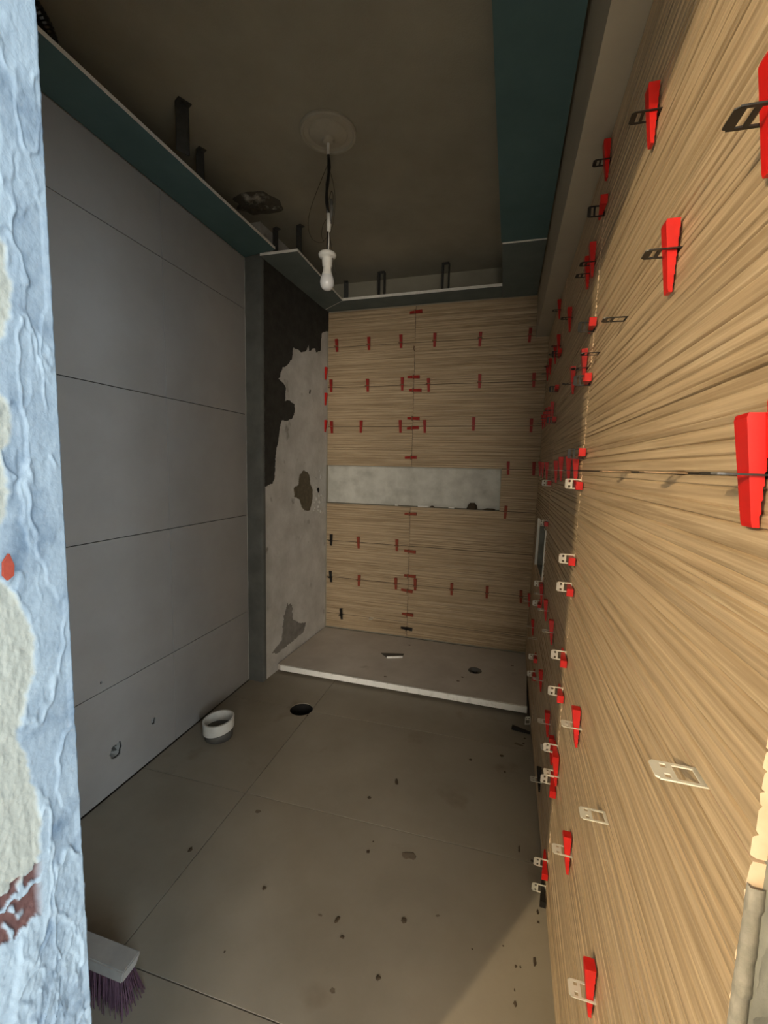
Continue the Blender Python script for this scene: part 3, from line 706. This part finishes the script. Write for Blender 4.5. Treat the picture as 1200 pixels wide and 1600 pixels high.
# ================================================================== LEVELLING WEDGES AND CLIPS
def wedge_mesh():
    y0, y1 = -0.042, 0.050; n = 8; top = [(y1, 0.0175), (y1 - 0.004, 0.0185), (y0 + 0.004, 0.0068), (y0, 0.0055)]
    bot = []
    for i in range(n):
        ya = y0 + (y1 - y0) * i / n; yb = y0 + (y1 - y0) * (i + 1) / n
        bot += [(ya, 0.0006), (yb - 0.002, 0.0018)]
    bot.append((y1, 0.0006)); prof = top + bot
    v = []; T = len(prof)
    for s in (-1, 1):
        for y, z in prof:
            hw = 0.0085 + 0.0022 * (y - y0) / (y1 - y0); v.append((s * hw, y, z))
    f = [(i, (i + 1) % T, T + (i + 1) % T, T + i) for i in range(T)] + [tuple(range(T - 1, -1, -1)), tuple(range(T, 2 * T))]
    return v, f
def clip_mesh(loop=False):
    X = [-0.0145, -0.0110, -0.0045, 0.0045, 0.0110, 0.0145]; Zs = [-0.006, 0.0002, 0.0195, 0.0245, 0.0305, 0.0360, 0.0395]; t = 0.0008
    def solid(i, j):
        if i < 0 or j < 0 or i > 4 or j > 5: return False
        if j == 1 and 1 <= i <= 3: return False
        if j == 3 and (i in (1, 3) or (loop and i == 2)): return False
        return True
    def pt(i, j, s):
        x = X[i]; z = Zs[j]
        if j == 6 and i in (0, 5): z -= 0.005; x *= 0.90
        if j == 5 and i in (0, 5) and loop: x *= 0.97
        if j == 6 and i in (1, 4): pass
        return (x, s * t, z)
    mb = MB()
    for i in range(5):
        for j in range(6):
            if not solid(i, j): continue
            for s in (-1, 1):
                q = [pt(i, j, s), pt(i + 1, j, s), pt(i + 1, j + 1, s), pt(i, j + 1, s)]
                mb.add(q, [(0, 1, 2, 3) if s < 0 else (3, 2, 1, 0)])
            for di, dj, a, b in ((-1, 0, (i, j), (i, j + 1)), (1, 0, (i + 1, j + 1), (i + 1, j)), (0, -1, (i + 1, j), (i, j)), (0, 1, (i, j + 1), (i + 1, j + 1))):
                if not solid(i + di, j + dj):
                    mb.add([pt(*a, -1), pt(*b, -1), pt(*b, 1), pt(*a, 1)], [(0, 1, 2, 3)])
    return mb
wv_, wf_ = wedge_mesh(); cm_ = clip_mesh(); cl_ = clip_mesh(True)
def shared(name, v, f, mt):
    me = bpy.data.meshes.new(name); me.from_pydata(v, [], f); me.materials.append(mt); me.update(); return me
WM = {'red': shared('wedge', wv_, wf_, m_red), 'black': shared('wedge', wv_, wf_, m_black), 'dim_dusty': shared('wedge', wv_, wf_, m_dim_dusty_red)}
CM = {k: shared('clip', (cl_ if k == 'black' else cm_).v, (cl_ if k == 'black' else cm_).f, mm) for k, mm in (('black', m_black), ('white', m_white), ('dust', m_dust))}
WM['dusk'] = shared('wedge', wv_, wf_, mat('dim_lit_red_plastic', (0.34, 0.020, 0.014), 0.5, (0.27, 0.018, 0.012), 30))  # wedge red again, with the dim light at the back wall painted in
WEDGES = []
def put_wedge(M, x, y, orient, wc, cc, wall, row, slide=0.0, tilt=None):
    R_ = Matrix.Rotation(-math.pi / 2, 4, 'Z') if orient == 'H' else Matrix.Identity(4)
    ji = Matrix.Rotation(random.uniform(-0.06, 0.06) if tilt is None else tilt, 4, 'Z')
    MM = M @ Matrix.Translation((x, y, 0.0014)) @ R_
    if wc is None:
        o = link('levelling_clip', CM[cc]); o.matrix_world = MM; kind = 'clip'
    else:
        o = empty('levelling_wedge', MM)
        link('wedge', WM[wc], o, ji @ Matrix.Translation((0, slide, 0)))
        link('clip', CM[cc], o)
        kind = 'wedge'
    WEDGES.append((o, wall, row, orient, x, y, wc, cc, kind)); return o
# back wall, wedges across the horizontal joints: (photo x, joint, wedge colour, clip colour)
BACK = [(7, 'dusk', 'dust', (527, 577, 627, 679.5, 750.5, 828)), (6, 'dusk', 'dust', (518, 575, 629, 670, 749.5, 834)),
        (5, 'dusk', 'dust', (519, 564.6, 626, 664, 740, 830)), (4, 'dusk', 'dust', (794, 834)), (3, 'dim_dusty', 'dust', (790,)),
        (2, 'dim_dusty', 'dust', (560.6, 620.5)), (1, 'dim_dusty', 'dust', (561.6, 619, 649, 706, 761, 814))]
def back_x(px, k):
    y = proj_y(px, k); p = to_frame(FB, px, y); return p.x
def proj_y(px, k):
    lo, hi = -1.6, 0.0
    for _ in range(40):
        mid = (lo + hi) / 2
        if project(FB @ Vector((mid, JZ(k), 0)))[0] < px: lo = mid
        else: hi = mid
    return project(FB @ Vector((lo, JZ(k), 0)))[1]
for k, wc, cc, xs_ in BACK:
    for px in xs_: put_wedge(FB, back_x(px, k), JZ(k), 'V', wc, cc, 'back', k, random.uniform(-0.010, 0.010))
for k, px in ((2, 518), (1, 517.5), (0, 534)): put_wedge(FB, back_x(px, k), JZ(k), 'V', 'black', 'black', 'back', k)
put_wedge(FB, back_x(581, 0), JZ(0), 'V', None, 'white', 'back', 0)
for py, wc in ((488.5, 'dusk'), (545.5, None), (589.5, 'dusk'), (610, 'dusk'), (654, 'dusk'), (669, 'dusk'), (715, 'dusk'), (803, 'dim_dusty'), (861.5, 'dim_dusty'), (900, 'dim_dusty'), (923.5, 'dim_dusty'), (960.6, 'dim_dusty'), (982.8, 'black')):
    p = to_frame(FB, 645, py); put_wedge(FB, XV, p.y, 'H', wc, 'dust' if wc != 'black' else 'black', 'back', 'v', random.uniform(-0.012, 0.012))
# right wall: V = across a horizontal joint k (given by distance u from the corner), H = across a vertical joint
RIGHT_V = [(6, [(2.29, 'black'), (1.74, 'black'), (1.66, 'black'), (1.262, 'black'), (0.86, 'black'), (0.70, 'black'), (0.42, 'black'), (0.22, 'black')]),
           (5, [(2.712, 'black'), (2.469, 'black'), (1.755, 'black'), (1.52, 'black'), (0.80, 'black'), (0.62, 'black'), (0.45, 'black'), (0.30, 'black'), (0.14, 'black')]),
           (4, [(2.748, 'black'), (1.765, 'black'), (1.60, 'white'), (1.38, 'white'), (1.20, 'white'), (0.74, 'black'), (0.46, 'black'), (0.20, 'black')]),
           (2, [(2.12, 'white'), (1.50, 'white'), (1.24, 'white'), (0.99, 'white')]),
           (1, [(2.44, 'white'), (2.15, 'white'), (1.875, 'white'), (1.755, 'white'), (1.60, 'white'), (1.27, 'white'), (0.62, 'white'), (0.12, 'white')])]
for k, it in RIGHT_V:
    for u, cc in it: put_wedge(FR, u, JZ(k), 'V', 'red', cc, 'right', k, random.uniform(-0.012, 0.008))
put_wedge(FR, 1.847, 2.165, 'V', 'red', 'black', 'right', 'top'); put_wedge(FR, 0.74, 2.165, 'V', 'red', 'black', 'right', 'top')
put_wedge(FR, 1.50, JZ(0), 'V', 'black', 'white', 'right', 0)
for k, u, cc in ((5, 2.194, 'black'), (5, 1.926, 'black'), (4, 2.315, 'dust'), (4, 2.565, 'dust'), (4, 1.0, 'black'), (3, 2.705, 'white'), (2, 2.40, 'white'), (1, 0.80, 'white')):
    put_wedge(FR, u, JZ(k), 'V', None, cc, 'right', k)
for z, cc, wc in ((2.06, 'black', 'red'), (1.76, 'black', 'red'), (1.615, 'black', 'red'), (1.411, 'black', 'red'), (1.325, 'white', 'red'), (1.105, 'white', 'red'), (1.020, 'white', 'red'),
                  (0.810, 'white', 'red'), (0.695, 'white', 'red'), (0.510, 'white', 'red'), (0.405, 'white', 'red'), (0.120, 'white', 'red'), (0.030, 'white', 'black')):
    put_wedge(FR, VJ[2], z, 'H', wc, cc, 'right', 'v2', random.uniform(-0.004, 0.012))
for z, cc in ((1.905, 'black'), (1.745, 'black'), (1.60, 'black'), (1.30, 'white'), (1.105, 'white'), (0.80, 'white'), (0.70, 'white'), (0.42, 'white'), (0.33, 'white')):
    put_wedge(FR, VJ[1], z, 'H', 'red', cc, 'right', 'v1')
# labels that single out each one
rowname = {0: 'lowest joint', 1: 'second joint up', 2: 'third joint up', 3: 'fourth joint up', 4: 'fifth joint up', 5: 'sixth joint up', 6: 'seventh joint up', 7: 'top joint'}
cname = {'dusk': 'red', 'red': 'red', 'dim_dusty': 'dull red', 'black': 'black'}
keys = {}
for t in WEDGES:
    o, wall, row, ori, x, y, wc, cc, kind = t
    keys.setdefault((wall, row, kind, wc), []).append(t)
for (wall, row, kind, wc), L_ in keys.items():
    L_.sort(key=(lambda t: -t[5]) if row in ('v', 'v1', 'v2') else (lambda t: t[4]) if wall == 'back' else (lambda t: -t[4]))
    for i, (o, _, _, ori, x, y, wc, cc, _) in enumerate(L_):
        nm = (cname[wc] + ' levelling wedge') if kind == 'wedge' else {'black': 'black', 'white': 'white', 'dust': 'brown'}[cc] + ' levelling clip without wedge'
        od = '' if len(L_) == 1 else ORD[i] + ' '
        if row == 'v': s_ = "%s %sacross the back wall's vertical joint" % (nm + ',', (od + 'from top ') if od else '')
        elif row == 'v2': s_ = "%s %sacross the right wall's vertical joint nearer the doorway" % (nm + ',', (od + 'from top ') if od else '')
        elif row == 'v1': s_ = "%s %sacross the right wall's vertical joint nearer the corner" % (nm + ',', od + 'from top ')
        elif row == 'top': s_ = "%s under the bulkhead on the right wall, %s" % (nm, 'nearer the doorway' if i == 0 else 'nearer the corner')
        elif wall == 'back': s_ = "%s on the back wall's %s%s" % (nm, rowname[row], (', ' + od + 'from left') if od else '')
        else: s_ = "%s on the right wall's %s%s" % (nm, rowname[row], (', ' + od + 'from the doorway') if od else '')
        tag(o, s_.replace(' ,', ','), 'tile wedge' if kind == 'wedge' else 'tile clip', 'levelling wedges on the %s wall' % wall if kind == 'wedge' else 'loose levelling clips on the %s wall' % wall)
o = link('levelling_wedge', WM['red']); o.matrix_world = FR @ Matrix.Translation((2.7635, JZ(4) + 0.030, -0.001)) @ Matrix.Diagonal((0.5, 0.6, 0.5, 1.0))
tag(o, 'thin red wedge tucked behind the large red wedge nearest the doorway at eye level', 'tile wedge')
# wedges standing in the corner between box and back wall
for i, (py, lb) in enumerate(((585, 'uppermost'), (625, 'middle'), (667, 'lowest'))):
    p = to_frame(FX, 509, py)
    o = link('levelling_wedge', WM['red']); o.matrix_world = FX @ Matrix.Translation((0.845, p.y, 0.001))
    tag(o, 'red wedge jammed upright in the back left corner, %s of three' % lb, 'tile wedge', 'red wedges in the back left corner')

# ================================================================== SMALL THINGS
def crumb(name, P, rx, ry, h, mt, seed, parent=None, rot=0.0):
    v = []; n = 12
    for i, (q, z) in enumerate(((1.0, 0.0), (0.8, h * 0.7), (0.4, h))):
        for k in range(n):
            t = 2 * math.pi * k / n; s_ = q * (0.8 + 0.45 * noise.noise(Vector((math.cos(t) * 1.6, math.sin(t) * 1.6, seed + i * .3))))
            v.append((rx * s_ * math.cos(t), ry * s_ * math.sin(t), z))
    f = [(i * n + k, i * n + (k + 1) % n, (i + 1) * n + (k + 1) % n, (i + 1) * n + k) for i in range(2) for k in range(n)] + [tuple(2 * n + k for k in range(n)), tuple(range(n - 1, -1, -1))]
    return mesh_obj(name, v, f, mt, parent, Matrix.Translation(P) @ Matrix.Rotation(rot, 4, 'Z'))
for i, (x, y, a, b, rot, mt) in enumerate(((620, 1222, .010, .020, .3, m_dirt), (577, 1247, .010, .009, 0, m_dirt), (735, 1187, .010, .008, 0, m_dirt), (403, 1268, .016, .010, .2, m_smudge), (413, 1388, .008, .008, 0, m_dirt),
    (297, 1328, .008, .011, 0, m_dirt), (527, 1437, .008, .014, -.3, m_dirt), (631, 1438, .010, .010, 0, m_dirt), (535, 1464, .008, .006, 0, m_dirt), (591, 1528, .008, .008, 0, m_dirt), (520, 1548, .009, .008, 0, m_smudge),
    (840, 1425, .005, .009, 0, m_dirt), (841, 1441, .005, .005, 0, m_dirt), (835, 1503, .006, .014, 0, m_dirt), (806, 1510, .004, .005, 0, m_dirt), (813, 1511, .003, .005, 0, m_dirt), (805, 1569, .006, .007, .4, m_dirt), (804, 1547, .002, .006, 0, m_dirt),
    (811, 1327, .004, .018, 0, m_dirt), (831, 1345, .006, .006, 0, m_dirt), (640, 1337, .030, .022, .2, m_smudge), (583, 1315, .004, .004, 0, m_dirt), (575, 1331, .008, .008, 0, m_dirt), (820, 1154, .007, .008, 0, m_dirt), (818, 1162, .008, .006, 0, m_dirt),
    (784, 1181, .011, .009, 0, m_dirt), (789, 1206, .006, .008, 0, m_dirt), (351, 1487, .003, .004, 0, m_dirt), (480, 1118, .006, .006, 0, m_dirt), (684, 1431, .010, .005, .4, m_smudge), (500, 1430, .009, .005, 0, m_smudge), (738, 1483, .003, .003, 0, m_dirt), (786, 1478, .003, .003, 0, m_dirt), (810, 1163, .030, .012, -.3, m_smudge))):
    p = on_z(x, y, 0.0)
    crumb('mortar_spot', (p.x, p.y, 0.0002), a, b, min(a, b) * (0.35 if mt is m_dirt else 0.05), mt, i * 1.7, fl, rot)
for i, (x, y) in enumerate(((640, 1008), (716, 1064), (722, 1058), (602, 1057), (800, 1040))):
    p = on_z(x, y, TZ); crumb('mortar_spot', (p.x + 0.57, p.y - 2.8, TZ), 0.012, 0.008, 0.002, m_smudge, i * 2.3, tr_e)
p = on_z(815, 1143, 0.0)
o = link('levelling_wedge', WM['black']); o.matrix_world = Matrix.Translation((p.x, p.y, 0.0005)) @ Matrix.Rotation(math.radians(80), 4, 'Z')
tag(o, 'black levelling wedge lying on the floor by the right wall', 'tile wedge')
p = on_z(824, 1124, 0.02)
o = link('levelling_clip', CM['white']); o.matrix_world = Matrix.Translation((p.x, p.y - 0.02, 0.008)) @ Matrix.Rotation(math.radians(20), 4, 'Z')
tag(o, 'pale clip on the floor at the right end of the tray strip', 'tile clip')
# debris on the niche ledge
def ledge(px): 
    lo, hi = -1.6, 0.0
    for _ in range(40):
        mid = (lo + hi) / 2
        if project(FB @ Vector((mid, JZ(3), -0.03)))[0] < px: lo = mid
        else: hi = mid
    return FB @ Vector((lo, JZ(3), -0.045))
p = ledge(737); tag(crumb('mortar_lump', p, 0.052, 0.030, 0.048, m_dirt, 3.1), 'dark mortar lump on the right end of the niche ledge', 'mortar lump')
p = ledge(765); tag(crumb('mortar_lump', p, 0.060, 0.020, 0.012, m_dirt, 6.3), 'flat trail of dark mortar beside the lump in the niche', 'mortar lump')
p = ledge(675); tag(crumb('mortar_lump', p, 0.020, 0.018, 0.012, m_dirt, 9.3), 'small dark mortar crumb beside the white chip in the niche', 'mortar lump')
for px, w_, lb in ((661, 0.042, 'long white tile chip lying on the niche ledge'), (705, 0.022, 'short white tile chip lying on the niche ledge'), (619, 0.012, 'tiny white crumb on the niche ledge, leftmost')):
    p = ledge(px); o = MB().poly([(-w_, -0.008), (w_ * .9, -0.010), (w_, 0.006), (-w_ * .8, 0.009)], 0.0005, 0.010).build('tile_chip', m_strip, M=Matrix.Translation(p)); tag(o, lb, 'tile chip')

# ---- broom, mostly hidden behind the left reveal
bz0, bz1 = 0.085, 0.125
pA = on_z(228, 1488, bz1); pB = on_z(193, 1521, bz1); pC = on_z(145, 1501, bz1)
ey = (pC - pB).normalized(); ex = Vector((-ey.y, ey.x, 0)); ex = ex if ex.dot(pB - pA) > 0 else -ex
wB = (pB - pA).dot(ex); print('broom', wB, ex, ey, (pB - pA).dot(ey)); pA = pB - ex * wB
e = empty('broom', Matrix.Translation((pA.x, pA.y, 0)))
LB = 0.36
def bq(a, b): q = ey * a + ex * b; return (q.x, q.y)
o = MB(); base = [bq(0.0, 0.0), bq(0.0, wB), bq(LB, wB), bq(LB, 0.0)]; low = [bq(0.012, 0.004), bq(0.012, wB - 0.004), bq(LB - 0.012, wB - 0.004), bq(LB - 0.012, 0.004)]
v = [(x, y, bz0) for x, y in low] + [(x, y, bz1) for x, y in base]
f = [(0, 1, 2, 3), (7, 6, 5, 4)] + [(i, i + 4, (i + 1) % 4 + 4, (i + 1) % 4) for i in range(4)]
ob = mesh_obj('block', v, f, m_broom, e)
bmx = bmesh.new(); bmx.from_mesh(ob.data); bmesh.ops.recalc_face_normals(bmx, faces=bmx.faces); bmesh.ops.bevel(bmx, geom=list(bmx.edges), offset=0.003, segments=2, affect='EDGES'); bmx.to_mesh(ob.data); bmx.free()
mb = MB()
for i in range(20):
    for j in range(5):
        a = 0.02 + (LB - 0.04) * i / 19; b = 0.010 + (wB - 0.020) * j / 4
        for k in range(5):
            da, db = random.uniform(-.003, .003), random.uniform(-.003, .003); x0, y0 = bq(a + da, b + db); x1, y1 = bq(a + da * 3 + (0.5 - i / 19) * -0.03 * -1 * -1, b + db * 3 + (j - 2) * 0.006)
            mb.tube([(x0, y0, bz0 + 0.002), ((x0 + x1) / 2, (y0 + y1) / 2, bz0 * .5), (x1, y1, 0.001)], 0.0011, 4, cap=False)
o = mb.build('bristles', m_bristle, e); o['kind'] = 'stuff'
hx, hy = bq(LB * 0.62, wB / 2)
MB().tube([(hx, hy, bz1 - 0.002), (hx - 0.006, hy - 0.002, bz1 + 0.05)], [0.022, 0.018], 16).build('handle_socket', m_broom, e)
MB().tube([(hx - 0.005, hy - 0.002, bz1 + 0.04), (hx - 0.20, hy - 0.02, 1.25)], 0.012, 12).build('handle', m_wood_handle, e, smooth=True)
tag(e, 'grey broom head with dark purple bristles behind the left door reveal', 'broom')
